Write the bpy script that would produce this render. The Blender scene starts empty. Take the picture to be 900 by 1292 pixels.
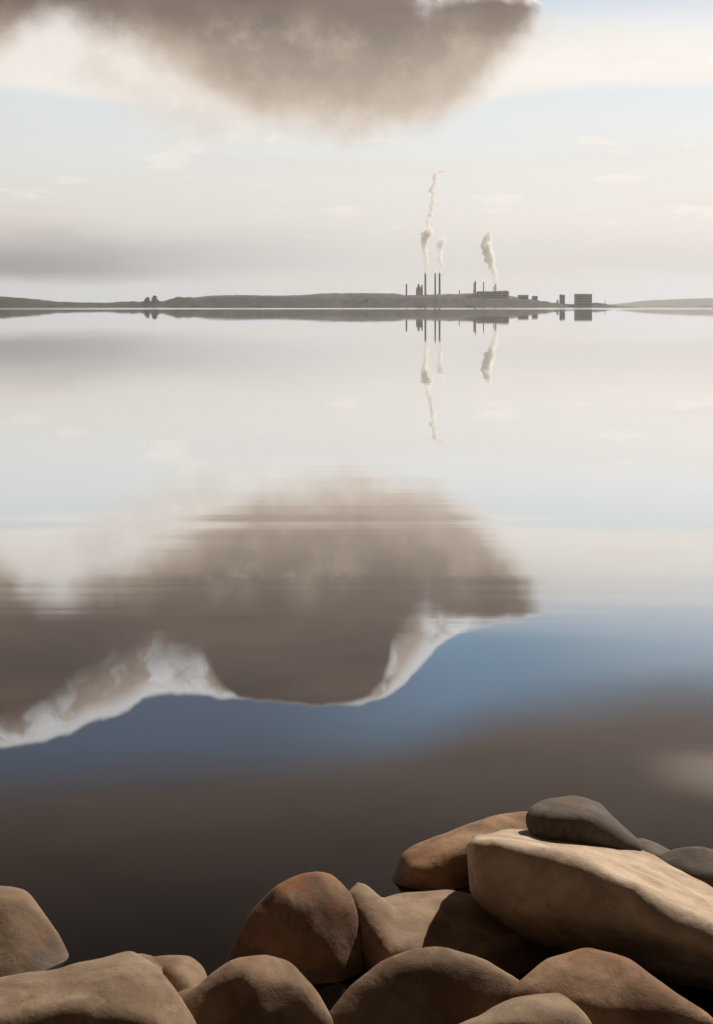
import bpy, bmesh, math, random
from mathutils import Vector, noise

# ------------------------------------------------------------------ camera
scene = bpy.context.scene
col = scene.collection
EYE, HOR, F = 2.6, 387.0, 1800.0          # eye height (m), horizon row and focal length (photo pixels)
cam_data = bpy.data.cameras.new("camera")
cam = bpy.data.objects.new("camera", cam_data)
col.objects.link(cam)
cam.location = (0, 0, EYE)
cam.rotation_euler = (math.radians(90), 0, 0)
cam_data.sensor_fit = 'VERTICAL'
cam_data.sensor_height = 24.0
cam_data.lens = 24.0 * F / 1292.0
cam_data.shift_y = -(646.0 - HOR) / 1292.0
cam_data.clip_start = 0.1
cam_data.clip_end = 60000.0
scene.camera = cam
scene.view_settings.view_transform = 'Standard'
scene.view_settings.look = 'None'
scene.view_settings.exposure = 0.0
scene.view_settings.gamma = 1.0
scene.view_settings.use_curve_mapping = False
scene.cycles.max_bounces = 10
scene.cycles.transparent_max_bounces = 48
scene.cycles.volume_bounces = 8
scene.cycles.use_denoising = True

SUN_EL, SUN_AZ = math.radians(43), math.radians(40)      # azimuth from +Y towards +X
sun_dir = Vector((math.sin(SUN_AZ) * math.cos(SUN_EL), math.cos(SUN_AZ) * math.cos(SUN_EL), math.sin(SUN_EL)))
sd = bpy.data.lights.new("sun", 'SUN')
sd.energy = 5.0
sd.angle = math.radians(0.6)
sd.color = (1.0, 0.915, 0.80)
sun = bpy.data.objects.new("sun", sd)
col.objects.link(sun)
sun.rotation_euler = (-sun_dir).to_track_quat('-Z', 'Y').to_euler()
sun.location = (60, 80, 120)


def lin(c):
    return tuple(((v / 255) / 12.92 if v / 255 <= .04045 else ((v / 255 + .055) / 1.055) ** 2.4) for v in c)


# ------------------------------------------------------------------ node helper
class G:
    def __init__(s, tree):
        s.t = tree
        s.t.nodes.clear()

    def node(s, typ, ins=None, **kw):
        n = s.t.nodes.new(typ)
        for k, v in kw.items():
            setattr(n, k, v)
        for k, v in (ins or {}).items():
            s.put(n.inputs[k], v)
        return n

    def put(s, sock, v):
        if isinstance(v, bpy.types.NodeSocket):
            s.t.links.new(v, sock)
        elif isinstance(v, (tuple, list)) and sock.type == 'RGBA' and len(v) == 3:
            sock.default_value = (*v, 1)
        else:
            sock.default_value = v

    def m(s, op, a, b=0.0, c=0.0, clamp=False):
        n = s.node('ShaderNodeMath', operation=op)
        n.use_clamp = clamp
        for i, v in enumerate((a, b, c)):
            s.put(n.inputs[i], v)
        return n.outputs[0]

    def add(s, a, b): return s.m('ADD', a, b)
    def sub(s, a, b): return s.m('SUBTRACT', a, b)
    def mul(s, a, b): return s.m('MULTIPLY', a, b)
    def mad(s, a, b, c): return s.m('MULTIPLY_ADD', a, b, c)

    def smooth(s, v, lo, hi, a=0.0, b=1.0):
        n = s.node('ShaderNodeMapRange', interpolation_type='SMOOTHSTEP')
        for k, x in zip(range(5), (v, lo, hi, a, b)):
            s.put(n.inputs[k], x)
        return n.outputs[0]

    def lerp(s, v, lo, hi, a, b):
        n = s.node('ShaderNodeMapRange')
        n.clamp = True
        for k, x in zip(range(5), (v, lo, hi, a, b)):
            s.put(n.inputs[k], x)
        return n.outputs[0]

    def mix(s, f, a, b, blend='MIX'):
        n = s.node('ShaderNodeMix', data_type='RGBA', blend_type=blend)
        s.put(n.inputs[0], f)
        s.put(n.inputs[6], a)
        s.put(n.inputs[7], b)
        return n.outputs[2]

    def ramp(s, v, stops, interp='LINEAR'):
        n = s.node('ShaderNodeValToRGB', {0: v})
        cr = n.color_ramp
        cr.interpolation = interp
        while len(cr.elements) < len(stops):
            cr.elements.new(0.5)
        for e, (p, c) in zip(cr.elements, stops):
            e.position = p
            e.color = (*c, 1) if isinstance(c, tuple) else (c, c, c, 1)
        return n.outputs[0]

    def noise(s, vec, scale, detail=5, rough=.55, lac=2.0, dist=0.0, color=False):
        n = s.node('ShaderNodeTexNoise', {'Vector': vec, 'Scale': scale, 'Detail': detail, 'Roughness': rough, 'Lacunarity': lac, 'Distortion': dist})
        return n.outputs[1 if color else 0]

    def xyz(s, x, y, z=0.0):
        n = s.node('ShaderNodeCombineXYZ')
        for i, v in enumerate((x, y, z)):
            s.put(n.inputs[i], v)
        return n.outputs[0]

    def sep(s, v):
        return s.node('ShaderNodeSeparateXYZ', {0: v}).outputs

    def curve(s, v, lo, hi, pts, vmax):
        """a drawn function: v in [lo, hi] -> interpolated pts value (0..vmax)"""
        f = s.lerp(v, lo, hi, 0, 1)
        n = s.node('ShaderNodeFloatCurve')
        s.put(n.inputs['Value'], f)
        c = n.mapping.curves[0]
        pts = sorted(pts)
        P = [((p - lo) / (hi - lo), q / vmax) for p, q in pts]
        while len(c.points) < len(P):
            c.points.new(0.5, 0.5)
        for cp, (a, b) in zip(c.points, P):
            cp.location = (a, b)
            cp.handle_type = 'AUTO_CLAMPED'
        n.mapping.update()
        return s.mul(n.outputs[0], vmax)


# how strongly the lake mirrors the sky against the sine of the view's dip (a Fresnel-like falloff)
REFL = [(0.0, 1.0), (.06, .96), (.12, .90), (.15, .81), (.18, .71), (.205, .63), (.24, .54), (.29, .43), (.35, .22), (.41, .09), (.5, .05), (1.0, .03)]


def refl_at(y):
    d = y - HOR
    s_ = d / math.sqrt(F * F + d * d)
    for (a, p), (b, q) in zip(REFL, REFL[1:]):
        if a <= s_ <= b:
            return p + (q - p) * (s_ - a) / (b - a)
    return .04


def seen(y, rgb):
    """sky radiance that shows as rgb in the lake at photo row y"""
    r = refl_at(y)
    return tuple(min(1.0, v / r) for v in lin(rgb))


def az_of(x):
    return math.atan((x - 450) / F) * 1000


def el_px(h, x=450):
    return math.atan(h / math.hypot(F, x - 450)) * 1000


def up(x, y): return (az_of(x), el_px(HOR - y, x))           # direct view point -> (az, el) in mrad
def down(x, y): return (az_of(x), el_px(y - HOR, x))         # the same seen mirrored in the lake


# ------------------------------------------------------------------ world
world = bpy.data.worlds.new("World")
scene.world = world
world.use_nodes = True
g = G(world.node_tree)
vec = g.node('ShaderNodeTexCoord').outputs['Generated']
vx, vy, vz = g.sep(vec)[:3]
az = g.mul(g.m('ARCTAN2', vx, vy), 1000.0)
el = g.mul(g.m('ARCSINE', g.m('ABSOLUTE', vz)), 1000.0)
P1 = g.xyz(az, el)                                     # isotropic sky chart (mrad)
PS = g.xyz(g.mul(az, .22), el, 3.0)                    # stretched along the horizon
PT = g.xyz(g.mul(az, .07), el, 9.0)                    # strongly stretched

nishita = g.node('ShaderNodeTexSky', sky_type='NISHITA', sun_disc=False)
nishita.sun_elevation = SUN_EL
nishita.sun_rotation = SUN_AZ
nishita.air_density = 1.2
nishita.dust_density = 2.0
sky = g.mix(1.0, nishita.outputs[0], (.09, .09, .09), 'MULTIPLY')

E = lambda h: el_px(h) / 420.0
# clear and thinly veiled sky
wav = g.mul(g.sub(g.noise(PS, .012, 4), .5), 40)
elw = g.add(el, wav)
veil = g.ramp(g.lerp(elw, 0, 420, 0, 1), [
    (0, lin((222, 227, 234))), (E(30), lin((220, 224, 229))), (E(75), lin((227, 226, 226))), (E(120), lin((235, 232, 229))),
    (E(175), lin((236, 236, 234))), (E(225), lin((232, 237, 238))), (E(262), lin((226, 235, 240))), (E(300), seen(690, (226, 226, 226))),
    (E(328), seen(715, (208, 208, 208))), (E(365), seen(752, (178, 185, 193))), (E(398), seen(785, (152, 166, 181))), (E(430), seen(817, (122, 146, 163))),
    (E(475), seen(862, (86, 112, 135)))])
blu = g.noise(PS, .018, 4)
veil = g.mix(g.mul(g.smooth(el, el_px(340), el_px(420)), g.smooth(blu, .4, .7, 0, .3)), veil, seen(840, (140, 150, 162)))
mid_blue = g.mul(g.smooth(az, az_of(830), az_of(600)), g.smooth(el, el_px(385), el_px(425)))
veil = g.mix(g.mul(mid_blue, .8), veil, seen(825, (80, 118, 150)))
# the deep, darker blue to the left of the gap
left_dark = g.smooth(az, az_of(620), az_of(300))
left_dark = g.mul(left_dark, g.smooth(el, el_px(400), el_px(480)))
veil = g.mix(left_dark, veil, seen(900, (50, 67, 88)))
sky = g.mix(.86, sky, veil)

# rosy and pale streaks low over the horizon
st = g.noise(PT, .05, 5)
low = g.mul(g.smooth(el, el_px(250), el_px(120)), g.smooth(st, .48, .68, 0, .45))
sky = g.mix(low, sky, lin((226, 214, 208)))
wisp = g.noise(g.xyz(g.mul(az, .25), el, 21), .055, 6, .6)
wmask = g.mul(g.mul(g.smooth(wisp, .56, .66), g.smooth(el, el_px(60), el_px(95))), g.smooth(el, el_px(245), el_px(200)))
sky = g.mix(g.mul(wmask, .75), sky, lin((246, 241, 235)))
# low grey bank on the left
bk = g.mad(g.sub(g.noise(PS, .02, 5), .5), 34, el)
bank = g.mul(g.smooth(bk, el_px(28), el_px(54)), g.smooth(bk, el_px(112), el_px(60)))
bank = g.mul(bank, g.curve(az, -400, 400, [(-400, .9), (az_of(0), 1.0), (az_of(100), .88), (az_of(210), .5), (az_of(380), .2), (az_of(520), .08), (az_of(700), .14), (400, .3)], 1.0))
sky = g.mix(bank, sky, lin((132, 132, 135)))

# cream cloud sheet, right
cn = g.mul(g.sub(g.noise(PS, .03, 6, .6), .5), 14)
cl = g.curve(az, -400, 400, [(-400, 160), up(300, 150), up(480, 165), up(560, 148), up(640, 125), up(760, 112), up(900, 110), (400, 165)], 400)
cream = g.smooth(g.add(g.sub(el, cl), cn), -3, 9)
ct = g.mad(g.sub(g.noise(PS, .02, 5), .5), 50, el)
cream = g.mul(cream, g.smooth(ct, el_px(372), el_px(290)))
creamcol = g.mix(g.smooth(g.noise(PS, .03, 5), .35, .65), lin((249, 244, 238)), lin((244, 235, 226)))
sky = g.mix(cream, sky, creamcol)

# great dark cloud: a drawn lower edge and a drawn upper edge, both broken up by noise
big = g.sub(g.noise(P1, .016, 6, .58), .5)
fine = g.sub(g.noise(P1, .06, 6, .62), .5)
lo_edge = g.curve(az, -400, 400, [(-400, el_px(250)), (-300, el_px(310)), up(-40, 92), up(0, 72), up(34, 42), up(70, 30), up(110, 42), up(165, 66), up(225, 106),
                                  up(300, 142), up(380, 166), up(460, 170), up(540, 160), up(600, 118), up(645, 72), up(670, 40), up(682, 14), (az_of(692), 215), (400, 330)], 700)
lo_fluff = g.curve(az, -400, 400, [(-400, el_px(250)), up(-40, 120), up(0, 105), up(50, 92), up(110, 112), up(165, 138), up(225, 176), up(300, 182), up(380, 180), up(460, 174), up(560, 152), up(640, 90), (400, 330)], 700)
up_edge = g.curve(az, -400, 400, [(-400, 340), (-330, 330), down(-60, 955), down(0, 943), down(70, 932), down(125, 909), down(160, 896), down(185, 880), down(230, 875), down(290, 881), down(340, 886),
                                  down(420, 889), down(465, 887), down(505, 867), down(538, 834), down(560, 814), down(590, 796), down(612, 790), down(640, 786), down(662, 780), down(680, 771), (az_of(691), 205), (400, 120)], 700)
dl = g.add(g.sub(el, lo_edge), g.add(g.mul(big, 34), g.mul(fine, 14)))
bil = g.sub(g.noise(P1, .045, 4, .5), .5)
du = g.add(g.sub(up_edge, el), g.mul(bil, 9))
m_lo = g.smooth(dl, -12, 22)
m_up = g.smooth(du, -1.3, 3.2)
cloud = g.mul(m_lo, m_up)
# soft cream billows hanging under it
fl = g.add(g.sub(el, lo_fluff), g.add(g.mul(big, 26), g.mul(fine, 12)))
fluff = g.mul(g.smooth(fl, -16, 18), m_up)
fluff = g.mul(fluff, g.smooth(az, az_of(730), az_of(640), .0, .68))
mott = g.noise(g.xyz(az, el, 23), .018, 5, .55)
fluffcol = g.mix(g.smooth(mott, .38, .62), lin((222, 211, 200)), lin((240, 233, 225)))
sky = g.mix(fluff, sky, fluffcol)
body = g.ramp(g.lerp(g.mad(big, 60, dl), -10, 210, 0, 1), [
    (0, lin((214, 200, 186))), (.11, lin((188, 169, 150))), (.24, lin((151, 134, 117))), (.42, lin((126, 110, 96))), (.8, lin((110, 95, 83))), (1.0, lin((96, 81, 70)))])
hi = g.smooth(g.mad(big, 30, el), el_px(305), el_px(388))
deep = g.mix(g.smooth(g.noise(PS, .03, 6, .6), .3, .7), seen(815, (62, 50, 44)), seen(815, (84, 68, 59)))
body = g.mix(hi, body, deep)
tone = g.noise(g.xyz(az, el, 40), .02, 6, .6)
body = g.mix(g.mul(g.smooth(tone, .46, .66), g.smooth(el, el_px(390), el_px(330), 0, .5)), body, lin((196, 178, 158)))
# sunlit crown of the cloud: wide on the right-hand lobe and on the left, absent between
rim_w = g.curve(az, -400, 400, [(-400, 40), (-330, 40), (az_of(0), 20), (az_of(90), 34), (az_of(180), 36), (az_of(240), 30), (az_of(285), 9), (az_of(315), 2), (az_of(400), 1.5), (az_of(455), 4), (az_of(490), 20), (az_of(525), 46), (az_of(545), 36),
                                (az_of(570), 20), (az_of(600), 11), (az_of(645), 7), (az_of(690), 6), (400, 10)], 60)
wv = g.noise(g.xyz(az, el, 70), .022, 3, .5, color=True)
wvx, wvy, wvz = g.sep(wv)[:3]
ax2 = g.mad(g.sub(wvx, .5), 60, az)
ay2 = g.mad(g.sub(wvy, .5), 60, el)
rn = g.noise(g.xyz(ax2, ay2, 70), .022, 5, .5)
rd = g.add(du, g.mul(g.sub(rn, .5), g.mul(rim_w, 1.5)))
rim = g.sub(1.0, g.smooth(g.m('DIVIDE', rd, g.m('MAXIMUM', rim_w, .5)), .1, 1.2))
rim = g.mul(rim, g.smooth(rim_w, 1.0, 4.0))
fold = g.noise(g.xyz(ax2, g.mul(ay2, 1.0), 55), .04, 5, .55)
edge = g.smooth(g.m('DIVIDE', du, g.m('MAXIMUM', rim_w, .5)), .45, .05)
fold = g.m('MAXIMUM', g.smooth(fold, .42, .60), edge)
rimcol = g.mix(fold, seen(850, (150, 136, 124)), seen(850, (232, 225, 216)))
body = g.mix(rim, body, rimcol)
sky = g.mix(cloud, sky, body)

# dark overcast deck overhead
be = g.curve(az, -400, 400, [(-400, 250), down(0, 990), down(200, 982), down(400, 960), down(520, 940), down(630, 905), down(760, 886), down(900, 874), (400, 262)], 700)
be = g.sub(be, g.smooth(g.m('ABSOLUTE', az), 550, 1300, 0, 250))  # deck added down to the unseen rear horizon, cutting fill on boulder fronts
bd = g.add(g.sub(el, be), g.mul(g.sub(g.noise(PS, .014, 5), .5), 26))
deck = g.smooth(bd, -26, 20)
deckcol = g.mix(g.smooth(g.noise(PS, .02, 6, .6), .3, .72), (.126, .084, .065), (.176, .126, .102))
pale_az = g.smooth(g.m('ABSOLUTE', g.sub(az, az_of(930))), 75, 10)
pale = g.mul(g.mul(pale_az, g.smooth(g.noise(PT, .06, 4), .3, .6, .35, 1.0)), g.smooth(g.m('ABSOLUTE', g.sub(g.mad(wav, .5, el), el_px(568))), 21, 2))
deckcol = g.mix(g.mul(pale, .7), deckcol, seen(955, (140, 126, 114)))
back = g.smooth(g.m('ABSOLUTE', az), 600, 1300, 1.0, .45)  # unseen rear deck dimmed further so the boulder fronts stay dark
deckcol = g.mix(1.0, deckcol, g.xyz(back, back, back), 'MULTIPLY')
rise = g.smooth(el, 325, 430, 1.0, .55)
deckcol = g.mix(1.0, deckcol, g.xyz(rise, rise, rise), 'MULTIPLY')
sky = g.mix(deck, sky, deckcol)

bg = g.node('ShaderNodeBackground', {'Color': sky, 'Strength': 1.0})
out = g.node('ShaderNodeOutputWorld')
g.t.links.new(bg.outputs[0], out.inputs[0])
world.cycles.sampling_method = 'MANUAL'
world.cycles.sample_map_resolution = 1024


# ------------------------------------------------------------------ object helpers
def at(x, y, D):
    """photo pixel at depth D -> world point"""
    return Vector(((x - 450) / F * D, D, EYE - (y - HOR) / F * D))


def link(name, bm_or_me, mat, parent=None, smooth=False):
    if isinstance(bm_or_me, bmesh.types.BMesh):
        me = bpy.data.meshes.new(name)
        bmesh.ops.recalc_face_normals(bm_or_me, faces=bm_or_me.faces)
        bm_or_me.to_mesh(me)
        bm_or_me.free()
    else:
        me = bm_or_me
        me.name = name
    me.materials.clear()
    me.materials.append(mat)
    if smooth:
        for p in me.polygons:
            p.use_smooth = True
    o = bpy.data.objects.new(name, me)
    col.objects.link(o)
    if parent:
        o.parent = parent
    return o


def empty(name, loc):
    o = bpy.data.objects.new(name, None)
    o.empty_display_size = .1
    col.objects.link(o)
    o.location = loc
    return o


def tag(o, label=None, cat=None, group=None, kind=None):
    for k, v in (("label", label), ("category", cat), ("group", group), ("kind", kind)):
        if v:
            o[k] = v
    return o


def box(bm, x0, x1, y0, y1, z0, z1):
    v = [bm.verts.new((x, y, z)) for x in (x0, x1) for y in (y0, y1) for z in (z0, z1)]
    for f in ((0, 1, 3, 2), (4, 6, 7, 5), (0, 4, 5, 1), (2, 3, 7, 6), (0, 2, 6, 4), (1, 5, 7, 3)):
        bm.faces.new([v[i] for i in f])


def tube(bm, prof, n=20, cx=0, cy=0):
    """lathe: prof = [(r, z), ...], capped"""
    rings = []
    for r, z in prof:
        rings.append([bm.verts.new((cx + r * math.cos(2 * math.pi * k / n), cy + r * math.sin(2 * math.pi * k / n), z)) for k in range(n)])
    for a, b in zip(rings, rings[1:]):
        for k in range(n):
            bm.faces.new((a[k], a[(k + 1) % n], b[(k + 1) % n], b[k]))
    bm.faces.new(rings[0][::-1])
    bm.faces.new(rings[-1])


def evaluated(me, mods):
    o = bpy.data.objects.new("tmp", me)
    col.objects.link(o)
    for typ, kw in mods:
        m = o.modifiers.new(typ, typ)
        for k, v in kw.items():
            setattr(m, k, v)
    dg = bpy.context.evaluated_depsgraph_get()
    dg.update()
    res = bpy.data.meshes.new_from_object(o.evaluated_get(dg))
    bpy.data.objects.remove(o)
    return res


def plain_mat(name, c1, c2, scale, rough=.85, bump=0.0, coord='Object', stretch=(1, 1, 1), detail=6):
    mt = bpy.data.materials.new(name)
    mt.use_nodes = True
    q = G(mt.node_tree)
    co = q.node('ShaderNodeTexCoord').outputs[coord]
    mp = q.node('ShaderNodeMapping', {'Vector': co, 'Scale': stretch}).outputs[0]
    n = q.noise(mp, scale, detail)
    c = q.mix(q.smooth(n, .32, .68), c1, c2)
    b = q.node('ShaderNodeBsdfPrincipled', {'Base Color': c, 'Roughness': rough, 'Specular IOR Level': .25})
    if bump:
        bn = q.node('ShaderNodeBump', {'Height': n, 'Strength': .6, 'Distance': bump})
        q.put(b.inputs['Normal'], bn.outputs[0])
    o = q.node('ShaderNodeOutputMaterial')
    q.t.links.new(b.outputs[0], o.inputs[0])
    return mt


# ------------------------------------------------------------------ water
def water_material():
    mt = bpy.data.materials.new("still_lake_water")
    mt.use_nodes = True
    q = G(mt.node_tree)
    pos = q.node('ShaderNodeNewGeometry').outputs['Position']
    X, Y, Z = q.sep(pos)[:3]
    # breeze: long thin ripple streaks, strongest in a band 11-19 m off the shore and far out under the headland
    n1 = q.noise(q.xyz(q.mul(X, .055), q.mul(Y, 1.15), 0), 1.0, 6, .62, dist=.35)
    n2 = q.noise(q.xyz(q.mul(X, .05), q.mul(Y, .6), 7), 1.0, 3, .5)
    n3 = q.noise(q.xyz(q.mul(X, .6), q.mul(Y, 3.0), 17), 1.0, 3, .5)
    patch = q.smooth(q.noise(q.xyz(q.mul(X, .06), q.mul(Y, .38), 3), 1.0, 4), .40, .66)
    band = q.mul(q.smooth(Y, 10.2, 13.0), q.smooth(Y, 34, 17))
    amp = q.mul(band, q.mad(patch, .040, .004))
    slope = q.mul(q.sub(n1, .5), amp)
    slope = q.mad(q.sub(n2, .5), .0035, slope)
    side = q.mul(q.sub(n3, .5), q.mad(amp, .06, .001))
    # far streaks
    f1 = q.noise(q.xyz(q.mul(X, .004), q.mul(Y, .012), 31), 1.0, 4, .6)
    farb = q.mul(q.smooth(Y, 1250, 1700), q.smooth(Y, 3700, 2900))
    lane = q.smooth(q.noise(q.xyz(q.mul(X, .0006), q.mul(Y, .0012), 5), 1.0, 3), .35, .5)
    farb = q.mul(farb, lane)
    slope = q.mad(farb, .016, slope)
    nor = q.node('ShaderNodeVectorMath', {0: q.xyz(side, q.mul(slope, -1.0), 1.0)}, operation='NORMALIZE').outputs[0]
    inc = q.node('ShaderNodeNewGeometry').outputs['Incoming']
    dot = q.node('ShaderNodeVectorMath', {0: inc, 1: (0, 0, 1)}, operation='DOT_PRODUCT').outputs['Value']
    R = q.ramp(q.m('ABSOLUTE', dot), [(p, v) for p, v in REFL])
    rough = q.mad(band, q.mad(patch, .028, .008), .010)
    gl = q.node('ShaderNodeBsdfAnisotropic', {'Color': (1, 1, 1), 'Roughness': rough, 'Normal': nor}, distribution='GGX')
    df = q.node('ShaderNodeBsdfDiffuse', {'Color': (.004, .003, .0025)})
    mx = q.node('ShaderNodeMixShader', {0: R, 1: df.outputs[0], 2: gl.outputs[0]})
    o = q.node('ShaderNodeOutputMaterial')
    q.t.links.new(mx.outputs[0], o.inputs[0])
    return mt


bm = bmesh.new()
vs = [bm.verts.new(p) for p in ((-8000, -60, 0), (8000, -60, 0), (8000, 13000, 0), (-8000, 13000, 0))]
bm.faces.new(vs)
water = tag(link('water', bm, water_material()), kind='structure')

# lake bed rising to the bank the camera stands on
bm = bmesh.new()
nx, ny = 60, 40
grid = []
for j in range(ny + 1):
    row = []
    for i in range(nx + 1):
        x = -22 + 44 * i / nx
        y = -50 + 59 * j / ny
        z = 1.0 if y < 1.2 else 1.0 - (y - 1.2) * .31 if y < 5 else -.18 - (y - 5) * .25
        z += .06 * noise.noise(Vector((x * .8, y * .8, 0)))
        row.append(bm.verts.new((x, y, z)))
    grid.append(row)
for j in range(ny):
    for i in range(nx):
        bm.faces.new((grid[j][i], grid[j][i + 1], grid[j + 1][i + 1], grid[j + 1][i]))
tag(link('shore_ground', bm, plain_mat('shingle', (.07, .058, .046), (.16, .13, .10), 14, .95, .02), smooth=True), kind='structure')


# ------------------------------------------------------------------ far land
def interp(pts, x):
    if x <= pts[0][0]:
        return pts[0][1]
    for (a, p), (b, q) in zip(pts, pts[1:]):
        if a <= x <= b:
            return p + (q - p) * (x - a) / (b - a)
    return pts[-1][1]


def land(name, top, D, mat, front=70.0, flat=260.0, rough_px=.5, step=1.2, seed=0, soft=1.0):
    """strip of real terrain: a front slope, an uneven crest and a back slope"""
    bm = bmesh.new()
    x0, x1 = top[0][0], top[-1][0]
    n = int((x1 - x0) / step)
    prof = [(-front - 8, -.02), (-front, .06), (-front * .75, .34), (-front * .45, .66), (-front * .2, .88), (0, 1.0), (flat * .3, 1.0), (flat * .7, .95), (flat, .5), (flat + 60, -.03)]
    rows = []
    for i in range(n + 1):
        px = x0 + (x1 - x0) * i / n
        h = EYE + (HOR - interp(top, px)) / F * D
        r = []
        for k, (dy, f) in enumerate(prof):
            yy = D + dy
            xx = (px - 450) / F * D
            nz = noise.fractal(Vector((px * .11, dy * .02, seed)), 1.0, 2.0, 4) * rough_px / F * D
            z = h * f + (nz if 0 < f else 0) * min(1, max(0, f) * 2)
            zz = z if f > 0 else -1.0
            r.append(bm.verts.new((xx, yy + 10 * noise.noise(Vector((px * .05, k, seed))), zz)))
        rows.append(r)
    for a, b in zip(rows, rows[1:]):
        for k in range(len(prof) - 1):
            bm.faces.new((a[k], b[k], b[k + 1], a[k + 1]))
    return tag(link(name, bm, mat, smooth=True), kind='structure')


scrub = plain_mat('dark_scrub', (.030, .027, .026), (.066, .059, .055), .02, .95, stretch=(1, 1, 3))
heath = plain_mat('pale_heath', (.085, .088, .088), (.135, .138, .136), .015, .95, stretch=(1, 1, 3))
farh = plain_mat('far_hill_turf', (.075, .08, .07), (.11, .11, .095), .01, .95)

ridge_top = [(-420, 371), (-200, 371), (-60, 373), (0, 374.2), (30, 376.5), (55, 380), (90, 381.5), (130, 382), (165, 380.5), (206, 380), (217, 377), (224, 374.5), (238, 375), (250, 376.5),
             (268, 375), (300, 374), (360, 374.5), (420, 376.5), (480, 375.5), (540, 374.5), (590, 376.5), (635, 377), (668, 378), (690, 380.5), (705, 383), (722, 384), (745, 383.6), (752, 381.8), (764, 383), (772, 385), (782, 386.6), (800, 387.4)]
DR = 4800.0
land('headland', ridge_top, DR, scrub, seed=3, rough_px=1.0, step=.7)
plateau_top = [(205, 380), (220, 377), (245, 375.5), (265, 373), (300, 372), (350, 373), (385, 372), (405, 370.2), (450, 369.6), (498, 370.2), (512, 372.4), (530, 372.2), (555, 371), (580, 370.8), (600, 369.6), (620, 370), (645, 373.5), (662, 376.5), (690, 381)]
DP = 5000.0
land('plateau', plateau_top, DP, heath, front=90, flat=400, seed=9, rough_px=.5, step=.8)
hill_top = [(755, 388), (775, 385.5), (800, 382.5), (835, 378.5), (868, 377), (900, 376), (980, 374.5), (1080, 376), (1200, 379), (1350, 388)]
land('far_hills', hill_top, 11000.0, farh, front=500, flat=900, seed=14, rough_px=.25, step=3)


# ------------------------------------------------------------------ trees on the left spit
bark = plain_mat('tree_bark', (.05, .042, .034), (.09, .075, .06), .8, .9)
leafm = plain_mat('tree_foliage', (.028, .032, .022), (.07, .072, .05), .12, .9)


def tree(px, base_y, top_y, w_px, D, label, seed, lean=0.0):
    rnd = random.Random(seed)
    s = D / F
    b = at(px, base_y, D)
    root = tag(empty('tree', b), label, 'tree', 'trees on the headland spit')
    H, W = (base_y - top_y) * s, w_px * s
    bm = bmesh.new()
    tube(bm, [(W * .07, -6), (W * .055, H * .25), (W * .03, H * .7)], 8)
    link('trunk', bm, bark, root)
    bm = bmesh.new()
    for k in range(340):
        t = rnd.random()
        h = H * (-.08 + 1.06 * t)
        rad = W * .5 * (1.05 - .75 * t) * rnd.choice((.8, 1, 1.15)) * rnd.uniform(.35, 1.0)
        a = rnd.uniform(0, 2 * math.pi)
        c = Vector((rad * math.cos(a) + lean * W * t, rad * math.sin(a), h))
        d = W * rnd.uniform(.035, .085)
        n = Vector((rnd.gauss(0, 1), rnd.gauss(0, 1), rnd.gauss(0, 1))).normalized()
        u = n.orthogonal().normalized()
        v = n.cross(u)
        q = [bm.verts.new(c + u * d * rnd.uniform(.7, 1.3)), bm.verts.new(c + v * d * rnd.uniform(.7, 1.3)), bm.verts.new(c - u * d * rnd.uniform(.7, 1.3)), bm.verts.new(c - v * d)]
        bm.faces.new(q)
    link('crown', bm, leafm, root)


tree(184.5, 381.5, 375.2, 10, 4760, 'small pointed tree leaning right at the low left end of the headland', 1, .25)
tree(195.5, 381.5, 373.3, 12, 4765, 'taller broad tree right of the pointed one on the low headland', 2, 0)

# ------------------------------------------------------------------ power plant
conc = plain_mat('weathered_concrete', (.24, .235, .23), (.34, .33, .32), .06, .9, stretch=(1, 1, .3))
dark = plain_mat('dark_clad_steel', (.14, .14, .145), (.20, .20, .205), .05, .7, stretch=(1, 1, .3))
brick = plain_mat('brown_brick_stack', (.20, .155, .135), (.27, .21, .185), .08, .9, stretch=(1, 1, .3))
blue = plain_mat('slate_blue_stack', (.10, .118, .145), (.14, .16, .19), .05, .7, stretch=(1, 1, .3))
roofm = plain_mat('grey_roof_felt', (.10, .10, .10), (.15, .15, .15), .05, .9)
glass = plain_mat('dark_window_band', (.02, .022, .026), (.035, .038, .042), .3, .3)

PXP = DP / F


def ground_z(px, D=DP, prof=plateau_top):
    return EYE + (HOR - interp(prof, px)) / F * D


def chimney(px, top_y, w_px, mat, label, name='chimney', D=DP + 60, group='chimneys of the power plant', base_y=None, ladder=True):
    s = D / F
    gz = ground_z(px) - 3 if base_y is None else at(px, base_y, D).z
    root = tag(empty(name, ((px - 450) * s, D, gz)), label, 'chimney', group)
    H = at(px, top_y, D).z - gz
    r = w_px * s / 2
    bm = bmesh.new()
    tube(bm, [(r * 1.12, 0), (r * 1.02, H * .3), (r * .9, H * .97)], 20)
    link('shaft', bm, mat, root, smooth=False)
    bm = bmesh.new()
    tube(bm, [(r * .98, H * .97 + .05), (r * .98, H)], 20)
    link('rim', bm, dark, root)
    bm = bmesh.new()
    tube(bm, [(r * 1.22, H * .88), (r * 1.22, H * .88 + 1.4)], 20)
    link('gallery', bm, dark, root)
    bm = bmesh.new()
    box(bm, -.5, .5, -r * 1.3, -r * 1.05, 1, H * .9)
    link('ladder', bm, dark, root)
    return root


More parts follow.
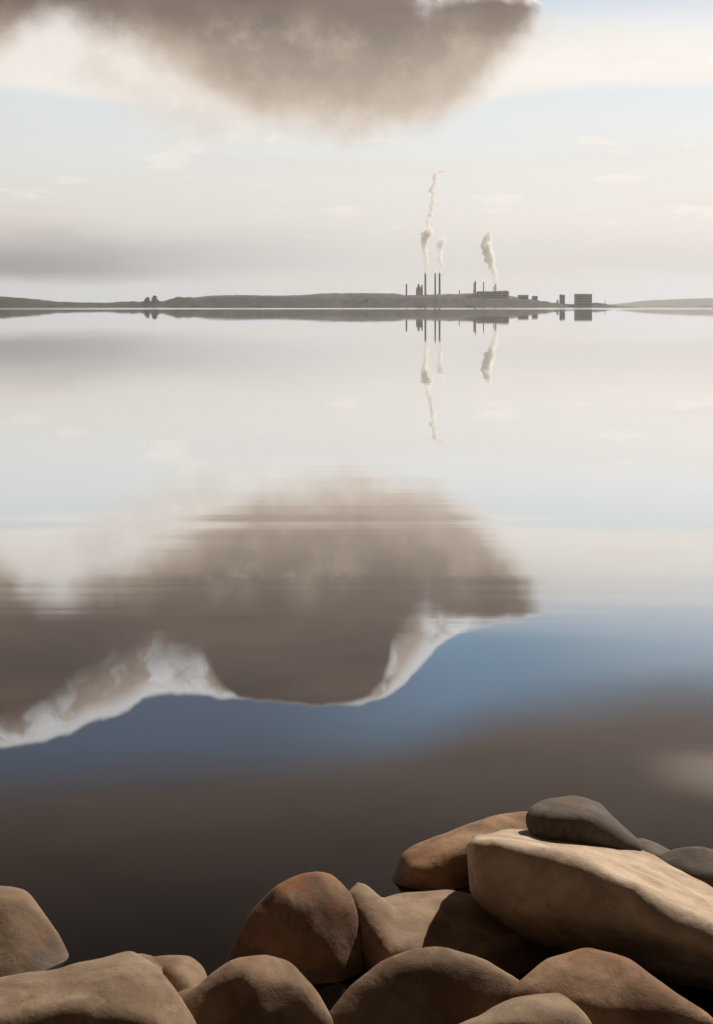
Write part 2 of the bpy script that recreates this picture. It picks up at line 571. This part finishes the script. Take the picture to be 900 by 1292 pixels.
chimney(513, 358.3, 2.2, dark, 'short grey chimney standing alone at the left end of the plant')
chimney(536.9, 345, 2.5, brick, 'tall brown chimney with the highest smoke plume rising from it')
chimney(549.3, 344.6, 2.1, blue, 'tall slate chimney without smoke, left one of the close pair')
chimney(554.8, 344.8, 2.5, blue, 'tall slate chimney of the close pair with a short steam plume')
chimney(598.2, 357, 1.5, conc, 'shorter grey stack touching the thicker mid height stack')
chimney(600.0, 354.5, 1.9, dark, 'thicker mid height stack right of the bare plateau, without smoke')
chimney(610.3, 355.8, 1.5, conc, 'slender pale stack between the thick stack and the long hall')
chimney(623.3, 360.5, 1.3, conc, 'thin pale stub stack rising behind the long hall, left of the right hand plume')
chimney(625.6, 358.5, 1.7, conc, 'pale stub chimney behind the long hall carrying the right hand steam plume')
chimney(579.8, 366, 1.3, conc, 'tiny vent stack on the bare plateau between the chimney groups')


def building(name, px0, px1, top_y, mat, label, depth=30.0, D=DP + 20, base_y=None, storeys=2, cols=8, cat='building', roof_bits=(), parapet=True):
    s = D / F
    w = (px1 - px0) * s
    cx = ((px0 + px1) / 2 - 450) * s
    gz = (ground_z((px0 + px1) / 2) - 8) if base_y is None else at(0, base_y, D).z
    H = at(0, top_y, D).z - gz
    root = tag(empty(name, (cx, D, gz)), label, cat, 'buildings of the power plant')
    bm = bmesh.new()
    box(bm, -w / 2, w / 2, 0, depth, -4, H)
    link('wall', bm, mat, root)
    bm = bmesh.new()
    box(bm, -w / 2 - .4, w / 2 + .4, -.4, depth + .4, H + .01, H + 1.1)
    rf = link('roof', bm, roofm, root)
    for (a, b, h) in roof_bits:
        bm = bmesh.new()
        box(bm, -w / 2 + w * a, -w / 2 + w * b, depth * .2, depth * .7, H + 1.12, H + 1.12 + h)
        link('roof_vent', bm, mat, rf)
    vis0 = 9.0 if base_y is None else 2.0
    for k in range(storeys):
        z0 = vis0 + (H - vis0 - 1.5) * (k + .35) / storeys
        bm = bmesh.new()
        box(bm, -w * .44, w * .44, -.15, .12, z0, z0 + (H - vis0) / storeys * .3)
        link('window_band', bm, glass, root)
    return root


building('turbine_hall', 603.5, 642.3, 368.0, conc, 'long low grey hall on the plateau edge with vents on its roof', depth=60, D=DP - 30, base_y=375, storeys=2, cols=14,
         roof_bits=((.66, .74, 2.2), (.78, .84, 2.0), (.87, .91, 3.2), (.95, .985, 2.4)))
# boiler house cluster between the lone chimney and the brown one
building('boiler_house', 525.2, 526.8, 363.2, dark, 'narrow dark shaft building left of the stepped boiler house', depth=6, base_y=373, storeys=1, cols=1)
building('boiler_house', 527.0, 529.6, 359.4, dark, 'tallest dark tower of the stepped boiler house', depth=8, base_y=373, storeys=3, cols=1, roof_bits=((.3, .7, 2.5),))
building('boiler_house', 529.75, 531.5, 362.6, conc, 'pale middle block of the stepped boiler house between two towers', depth=8, base_y=373, storeys=2, cols=2)
building('boiler_house', 531.65, 533.6, 360, dark, 'right dark tower of the boiler house beside the brown chimney', depth=8, base_y=373, storeys=3, cols=1)
building('storage_shed', 654.5, 667.0, 372.6, conc, 'low wide grey shed on the slope right of the long hall', depth=25, D=DR + 60, base_y=380, storeys=1, cols=6)
building('storage_shed', 672.0, 678.6, 373.8, conc, 'small square shed right of the low wide shed', depth=20, D=DR + 60, base_y=380, storeys=1, cols=3)
building('silo_tower', 707.0, 713.0, 372.4, dark, 'slim grey tower block near the right end of the headland', depth=18, D=DR + 10, base_y=385, storeys=5, cols=2, roof_bits=((.1, .35, 2.0),))
building('silo_tower', 702.8, 704.8, 379.0, dark, 'small low annex left of the slim tower block', depth=10, D=DR + 10, base_y=385, storeys=1, cols=1)
building('warehouse', 727.3, 747.2, 371.3, dark, 'big square dark warehouse block at the right tip of the headland', depth=45, D=DR - 55, base_y=386.4, storeys=4, cols=6)


# small mast right of the warehouse
mast = tag(empty('mast', at(763.5, 384.5, DR - 20)), 'thin lattice mast on the scrub right of the square warehouse', 'mast')
bm = bmesh.new()
tube(bm, [(1.0, -4), (.8, 12), (.5, 17)], 6)
link('pole', bm, dark, mast)
bm = bmesh.new()
box(bm, -2.2, 2.2, -.3, .3, 12.2, 12.9)
link('crossarm', bm, dark, mast)


# ------------------------------------------------------------------ smoke
def smoke_material(name, colour, density, aniso=.35):
    mt = bpy.data.materials.new(name)
    mt.use_nodes = True
    q = G(mt.node_tree)
    v = q.node('ShaderNodeVolumePrincipled', {'Color': colour, 'Density': density, 'Anisotropy': aniso})
    o = q.node('ShaderNodeOutputMaterial')
    q.t.links.new(v.outputs[0], o.inputs['Volume'])
    return mt


def plume(path, label, mat, D=DP + 60, seed=0, puffs_per_px=3.0, name='smoke_plume', parent=None, base=None, gaps=0.0):
    """path: (px, py, width px). A billowing column of overlapping noise-shaped puffs fused into one skin"""
    rnd = random.Random(seed)
    s = D / F
    b = at(path[0][0], path[0][1], D) if base is None else base
    bm = bmesh.new()
    for (x0, y0, w0), (x1, y1, w1) in zip(path, path[1:]):
        L = math.hypot(x1 - x0, y1 - y0)
        n = max(2, int(L * puffs_per_px))
        for k in range(n):
            t = rnd.random()
            if rnd.random() < gaps:
                continue
            w = w0 + (w1 - w0) * t
            r = w * rnd.uniform(.16, .40)
            off = w * .42
            p = at(x0 + (x1 - x0) * t + rnd.uniform(-off, off), y0 + (y1 - y0) * t + rnd.uniform(-.8, .8), D)
            p.y += rnd.uniform(-off, off) * s
            p -= b
            m = bmesh.ops.create_icosphere(bm, subdivisions=2, radius=r * s)
            for v in m['verts']:
                nn = noise.fractal(v.co * (.35 / (r * s) * 2) + p * .1, 1.0, 2.0, 3)
                v.co = v.co * (1 + .5 * nn) + p
    me = bpy.data.meshes.new(name)
    bm.to_mesh(me)
    bm.free()
    me = evaluated(me, [('REMESH', dict(mode='VOXEL', voxel_size=1.1)), ('SMOOTH', dict(factor=.5, iterations=1))])
    o = link(name, me, mat, parent, smooth=True)
    if parent is None:
        o.location = b
        tag(o, label, 'smoke', 'smoke plumes over the plant')
    return o


sm_cream = smoke_material('cream_smoke', (.998, .98, .93), .11)
sm_white = smoke_material('white_steam', (1, .993, .975), .13)
sm_thin = smoke_material('thin_smoke', (.997, .985, .96), .1)
p1 = plume([(537.2, 345.2, 4.2), (538, 335, 5.6), (537.4, 322, 6.4), (535.5, 308, 7), (535.3, 300, 9), (538, 294.5, 12), (543, 291.5, 9)],
           'tall cream and brown smoke plume from the brown chimney, thinning into a wisp', sm_cream, seed=5)
plume([(542, 291, 6), (539.5, 284, 5.5), (541, 274, 5), (545, 262, 6), (546.5, 250, 6.5), (545.5, 238, 6.5), (548, 228, 6), (550, 219, 7), (556, 215.5, 6), (563, 214.5, 5), (566, 215.5, 2)], None, sm_thin,
      seed=8, name='wisp', parent=p1, base=at(537.2, 344.6, DP + 60), puffs_per_px=2.0)
plume([(555.2, 345.0, 4.0), (556, 335, 5.0), (555.2, 322, 5.6), (555, 312, 6), (557, 305, 8.5), (558.5, 300.5, 6)],
      'short white steam plume with a round head over the pair of slate chimneys', sm_white, seed=11)
plume([(625.4, 359, 4.4), (624, 347, 6.8), (621, 336, 8.5), (617.5, 325, 10), (614.5, 314, 11), (613, 305, 10), (615, 298, 8), (617.5, 293, 7)],
      'broad white steam column leaning left above the long hall', sm_white, seed=17)


# ------------------------------------------------------------------ boulders
def rock_material(name, base, lightc, rust, rust_amt, seed, darkc=None):
    mt = bpy.data.materials.new(name)
    mt.use_nodes = True
    q = G(mt.node_tree)
    tc = q.node('ShaderNodeTexCoord').outputs['Object']
    pos = q.node('ShaderNodeNewGeometry').outputs['Position']
    v = q.node('ShaderNodeVectorMath', {0: tc, 1: (seed * 3.1, seed * 1.7, seed * .9)}, operation='ADD').outputs[0]
    n1 = q.noise(v, 4.5, 6, .6, dist=.6)
    n2 = q.noise(v, 16, 8, .68)
    n3 = q.noise(v, 110, 5, .7)
    n4 = q.noise(v, 3.2, 5, .6, dist=1.2)
    c = q.mix(q.smooth(n1, .34, .66), base, lightc)
    c = q.mix(q.smooth(n4, .50, .66, 0, rust_amt), c, rust)
    c = q.mix(q.smooth(n2, .52, .75, 0, .5), c, darkc or tuple(x * .45 for x in base))
    c = q.mix(q.smooth(n3, .60, .72, 0, .35), c, tuple(min(1, x * 1.35) for x in lightc))
    c = q.mix(q.smooth(n3, .40, .30, 0, .45), c, tuple(x * .35 for x in base))
    # pale mineral bloom in patches
    bloom = q.smooth(q.noise(v, 7.0, 8, .72, dist=.4), .56, .70, 0, .45)
    c = q.mix(bloom, c, tuple(min(1, x * 1.3) for x in lightc))
    # wet, darker stone by the waterline
    zz = q.mad(q.sub(n1, .5), .12, q.sep(pos)[2])
    wet = q.smooth(zz, .075, .02)
    c = q.mix(q.mul(wet, .6), c, tuple(x * .3 for x in base))
    rough = q.mad(wet, -.2, .86)
    h = q.add(q.add(q.mul(n2, .5), q.mul(n3, .07)), q.mul(n1, .8))
    bmp = q.node('ShaderNodeBump', {'Height': h, 'Strength': .55, 'Distance': .017})
    b = q.node('ShaderNodeBsdfPrincipled', {'Base Color': c, 'Roughness': rough, 'Specular IOR Level': .3, 'Normal': bmp.outputs[0]})
    o = q.node('ShaderNodeOutputMaterial')
    q.t.links.new(b.outputs[0], o.inputs[0])
    return mt


TAN = ((.180, .120, .076), (.310, .222, .150), (.20, .095, .045))
UMBER = ((.148, .094, .060), (.262, .176, .115), (.19, .085, .040))
CREAM = ((.34, .250, .172), (.52, .405, .295), (.28, .160, .09))
BROWN = ((.120, .066, .040), (.26, .160, .098), (.27, .10, .036))
ORANGE = ((.185, .104, .058), (.33, .208, .126), (.32, .13, .045))
GREY = ((.060, .046, .038), (.12, .094, .076), (.11, .066, .042))


def rock(label, pal, hulls, rust=.35, voxel=.016, smooth_it=6, rough=.012, seed=0, grow=.012):
    """hulls: list of (outline [(x, y, D)...], front [(x, y, D)...], thickness, back shrink); unions of hulls fused by a voxel skin.
    Each outline point is a real place at its own depth; a smaller ring behind gives the stone its back."""
    bm = bmesh.new()
    allp = []
    for outline, front, thick, shrink in hulls:
        pts = [at(*p) for p in outline] + [at(*p) for p in front]
        cx = sum(p[0] for p in outline) / len(outline)
        cy = sum(p[1] for p in outline) / len(outline)
        for (x, y, D) in outline:
            pts.append(at(cx + (x - cx) * shrink, cy + (y - cy) * shrink + 6, D + thick))
        allp += pts
        vs = [bm.verts.new(p) for p in pts]
        r = bmesh.ops.convex_hull(bm, input=vs)
        junk = [e for e in r['geom_interior'] if isinstance(e, bmesh.types.BMVert)]
        if junk:
            bmesh.ops.delete(bm, geom=list(set(junk)), context='VERTS')
    c = sum(allp, Vector()) / len(allp)
    base = Vector((c.x, c.y, 0))
    for v in bm.verts:
        v.co -= base
    bmesh.ops.recalc_face_normals(bm, faces=bm.faces)
    me = bpy.data.meshes.new('boulder')
    bm.to_mesh(me)
    bm.free()
    me = evaluated(me, [('REMESH', dict(mode='VOXEL', voxel_size=voxel)), ('SMOOTH', dict(factor=.5, iterations=smooth_it * 3))])
    me.update()
    nrm = [v.normal.copy() for v in me.vertices]
    off = Vector((seed * 7.3, seed * 3.1, seed * 5.7))
    for v, n in zip(me.vertices, nrm):
        p = v.co + off
        d = noise.fractal(p * 2.4, 1.0, 2.0, 3) * rough * 1.5 + (noise.ridged_multi_fractal(p * 5.0, 1.0, 2.1, 3, 1.0, 2.0) - .9) * rough * .35
        v.co += n * (d + grow)
    o = link('boulder', me, rock_material('stone', pal[0], pal[1], pal[2], rust, seed), smooth=True)
    o.location = base
    tag(o, label, 'boulder', 'boulders on the lake shore')
    return o


# --- back row
rock('tan boulder with an orange cheek rising from the water behind the big cream boulder', ORANGE, [
    ([(486, 1134, 6.45), (504, 1108, 6.5), (509, 1080, 6.55), (520, 1070, 6.6), (560, 1055, 6.65), (601, 1035, 6.75), (640, 1026, 6.8), (690, 1024, 6.9), (720, 1100, 6.7), (640, 1170, 6.5), (500, 1150, 6.45)],
     [(530, 1100, 6.35), (555, 1080, 6.42), (610, 1065, 6.5), (560, 1130, 6.35)], .5, .7)], rust=.4, seed=1)
rock('dark flat stone lying lowest at the waterline behind the big cream boulder', GREY, [
    ([(790, 1064, 6.7), (806, 1056, 6.72), (830, 1062, 6.7), (852, 1073, 6.65), (866, 1100, 6.55), (795, 1100, 6.55)], [(825, 1080, 6.5)], .3, .7)], rust=.1, seed=2)
rock('dark rounded boulder at the right edge half hidden behind the big cream boulder', GREY, [
    ([(824, 1083, 6.45), (846, 1072, 6.5), (880, 1071, 6.52), (905, 1077, 6.52), (980, 1095, 6.5), (990, 1180, 6.3), (860, 1150, 6.25), (830, 1110, 6.4)], [(865, 1100, 6.32), (930, 1115, 6.3)], .4, .7)], rust=.25, seed=3)
rock('broad tan boulder with a saddle top between the rusty boulder and the big cream one', TAN, [
    ([(439, 1130, 5.75), (452, 1112, 5.85), (467, 1119, 5.85), (492, 1140, 5.75), (500, 1215, 5.6), (470, 1260, 5.6), (450, 1230, 5.7)], [(462, 1150, 5.68), (490, 1205, 5.5)], .35, .75),
    ([(455, 1150, 5.8), (490, 1132, 5.95), (530, 1128, 6.05), (566, 1125, 6.05), (604, 1131, 6.0), (700, 1190, 5.8), (740, 1300, 5.42), (560, 1310, 5.35), (480, 1260, 5.5)], [(530, 1150, 5.78), (590, 1165, 5.75), (500, 1195, 5.55), (560, 1200, 5.58)], .5, .75)],
    rust=.25, seed=4)
rock('largest boulder, cream lit top above a sharp edge and a shadowed front', CREAM, [
    ([(593, 1068, 5.9), (600, 1055, 6.1), (640, 1049, 6.6), (700, 1054, 6.75), (770, 1058, 6.65), (830, 1083, 6.3), (872, 1109, 6.1), (905, 1135, 5.95), (1010, 1195, 5.8), (1010, 1330, 5.6), (900, 1300, 5.75), (760, 1260, 5.85), (670, 1200, 5.95), (610, 1150, 6.0), (596, 1122, 5.95)],
     [(598, 1064, 5.78), (650, 1070, 5.68), (705, 1078, 5.6), (760, 1098, 5.46), (800, 1122, 5.34), (816, 1150, 5.28), (845, 1176, 5.24), (905, 1196, 5.18), (990, 1215, 5.15), (615, 1120, 5.72), (660, 1150, 5.6), (720, 1165, 5.52)], .3, .85),
    ([(640, 1175, 5.9), (740, 1195, 5.8), (830, 1205, 5.7), (905, 1215, 5.62), (1000, 1240, 5.6), (1000, 1350, 5.5), (760, 1330, 5.55), (650, 1260, 5.7)], [(820, 1260, 5.6), (900, 1270, 5.52)], .3, .85)],
    rust=.12, smooth_it=3, seed=5)
rock('dark grey brown boulder perched on top of the big cream boulder', GREY, [
    ([(664, 1030, 6.35), (668, 1018, 6.4), (692, 1008, 6.5), (730, 1005, 6.55), (757, 1013, 6.55), (778, 1036, 6.45), (811, 1068, 6.35), (808, 1077, 6.3), (780, 1068, 6.25), (740, 1062, 6.2), (690, 1062, 6.2), (667, 1048, 6.28)],
     [(700, 1030, 6.2), (745, 1036, 6.2)], .35, .75)], rust=.3, smooth_it=5, seed=6)
# --- middle
rock('upright rust brown boulder with a pale shoulder, the tallest left of centre', BROWN, [
    ([(284, 1225, 5.6), (304, 1180, 5.65), (328, 1140, 5.7), (344, 1120, 5.72), (374, 1106, 5.75), (401, 1101, 5.75), (418, 1105, 5.75), (442, 1127, 5.7), (450, 1170, 5.65), (458, 1232, 5.6), (440, 1300, 5.45), (300, 1300, 5.45)],
     [(370, 1138, 5.58), (402, 1116, 5.68), (415, 1190, 5.53), (345, 1190, 5.5), (428, 1145, 5.63)], .45, .75)], rust=.75, seed=7)
rock('brown boulder cut by the left edge, standing in dark water', UMBER, [
    ([(-90, 1112, 5.8), (0, 1122, 5.85), (33, 1126, 5.85), (61, 1165, 5.78), (81, 1196, 5.72), (97, 1225, 5.68), (97, 1290, 5.5), (-90, 1300, 5.4)], [(5, 1142, 5.74), (20, 1190, 5.62), (20, 1245, 5.5), (-50, 1180, 5.62)], .45, .75)], rust=.3, seed=8)
rock('small hollowed tan stone tucked behind the broad slab at lower left', TAN, [
    ([(158, 1206, 5.3), (176, 1203, 5.35), (193, 1208, 5.35), (205, 1225, 5.25), (205, 1290, 5.05), (158, 1290, 5.05)], [(185, 1235, 5.12)], .3, .75),
    ([(196, 1212, 5.3), (237, 1211, 5.35), (252, 1224, 5.3), (260, 1248, 5.2), (255, 1300, 5.05), (200, 1300, 5.05)], [(232, 1235, 5.15)], .3, .75)],
    rust=.3, voxel=.012, smooth_it=3, seed=9)
# --- front
rock('broad pale tan slab filling the bottom left corner', TAN, [
    ([(-110, 1258, 5.0), (0, 1242, 5.05), (90, 1221, 5.1), (166, 1201, 5.15), (184, 1214, 5.05), (218, 1250, 4.95), (248, 1295, 4.85), (262, 1370, 4.7), (-110, 1370, 4.6)],
     [(0, 1285, 4.72), (100, 1270, 4.75), (165, 1235, 4.92), (190, 1290, 4.75)], .45, .8)], rust=.2, seed=10)
rock('low rounded brown boulder at the bottom between the pale slab and the rusty boulder', UMBER, [
    ([(207, 1262, 5.05), (235, 1250, 5.08), (262, 1250, 5.0), (262, 1350, 4.85), (215, 1350, 4.85)], [(240, 1275, 4.95)], .3, .8),
    ([(240, 1262, 5.0), (262, 1236, 5.05), (290, 1213, 5.1), (330, 1207, 5.12), (363, 1217, 5.1), (392, 1249, 5.0), (418, 1292, 4.97), (425, 1370, 4.93), (240, 1370, 4.93)],
     [(312, 1232, 4.99), (325, 1285, 4.9), (380, 1285, 4.94)], .4, .78)], rust=.35, seed=11)
rock('smooth domed boulder with a bright rim at bottom centre', UMBER, [
    ([(405, 1298, 5.0), (438, 1250, 5.08), (478, 1215, 5.15), (520, 1198, 5.2), (562, 1197, 5.2), (602, 1211, 5.15), (642, 1232, 5.1), (680, 1258, 5.08), (700, 1370, 5.05), (400, 1370, 5.05)],
     [(535, 1212, 5.12), (540, 1295, 5.0), (475, 1265, 5.04), (610, 1270, 5.03)], .4, .78)], rust=.2, seed=12)
rock('dark boulder with an orange crest in the bottom right corner', ORANGE, [
    ([(640, 1256, 5.0), (664, 1230, 5.1), (690, 1209, 5.15), (740, 1195, 5.2), (792, 1207, 5.15), (822, 1233, 5.08), (855, 1265, 5.0), (910, 1296, 4.97), (930, 1370, 4.95), (640, 1370, 4.95)],
     [(735, 1225, 5.05), (750, 1275, 4.95), (690, 1275, 4.98), (830, 1290, 4.96)], .35, .78)], rust=.6, seed=13)
rock('low pale topped stone at the bottom edge before the orange crested boulder', TAN, [
    ([(562, 1300, 4.7), (600, 1285, 4.75), (642, 1269, 4.8), (706, 1257, 4.85), (724, 1269, 4.8), (750, 1297, 4.7), (756, 1360, 4.6), (562, 1360, 4.6)],
     [(650, 1290, 4.64), (705, 1280, 4.7)], .25, .78)], rust=.2, seed=14)

# ------------------------------------------------------------------ air
HAZE = 4.4e-5
if HAZE:
    bm = bmesh.new()
    box(bm, -8200, 8200, -200, 13200, -14, 760)
    hm = bpy.data.materials.new('pale_air')
    hm.use_nodes = True
    q = G(hm.node_tree)
    pv = q.node('ShaderNodeVolumePrincipled', {'Color': (.93, .93, .95), 'Density': HAZE, 'Anisotropy': 0.5})
    o = q.node('ShaderNodeOutputMaterial')
    q.t.links.new(pv.outputs[0], o.inputs['Volume'])
    hz = tag(link('haze', bm, hm), kind='stuff')
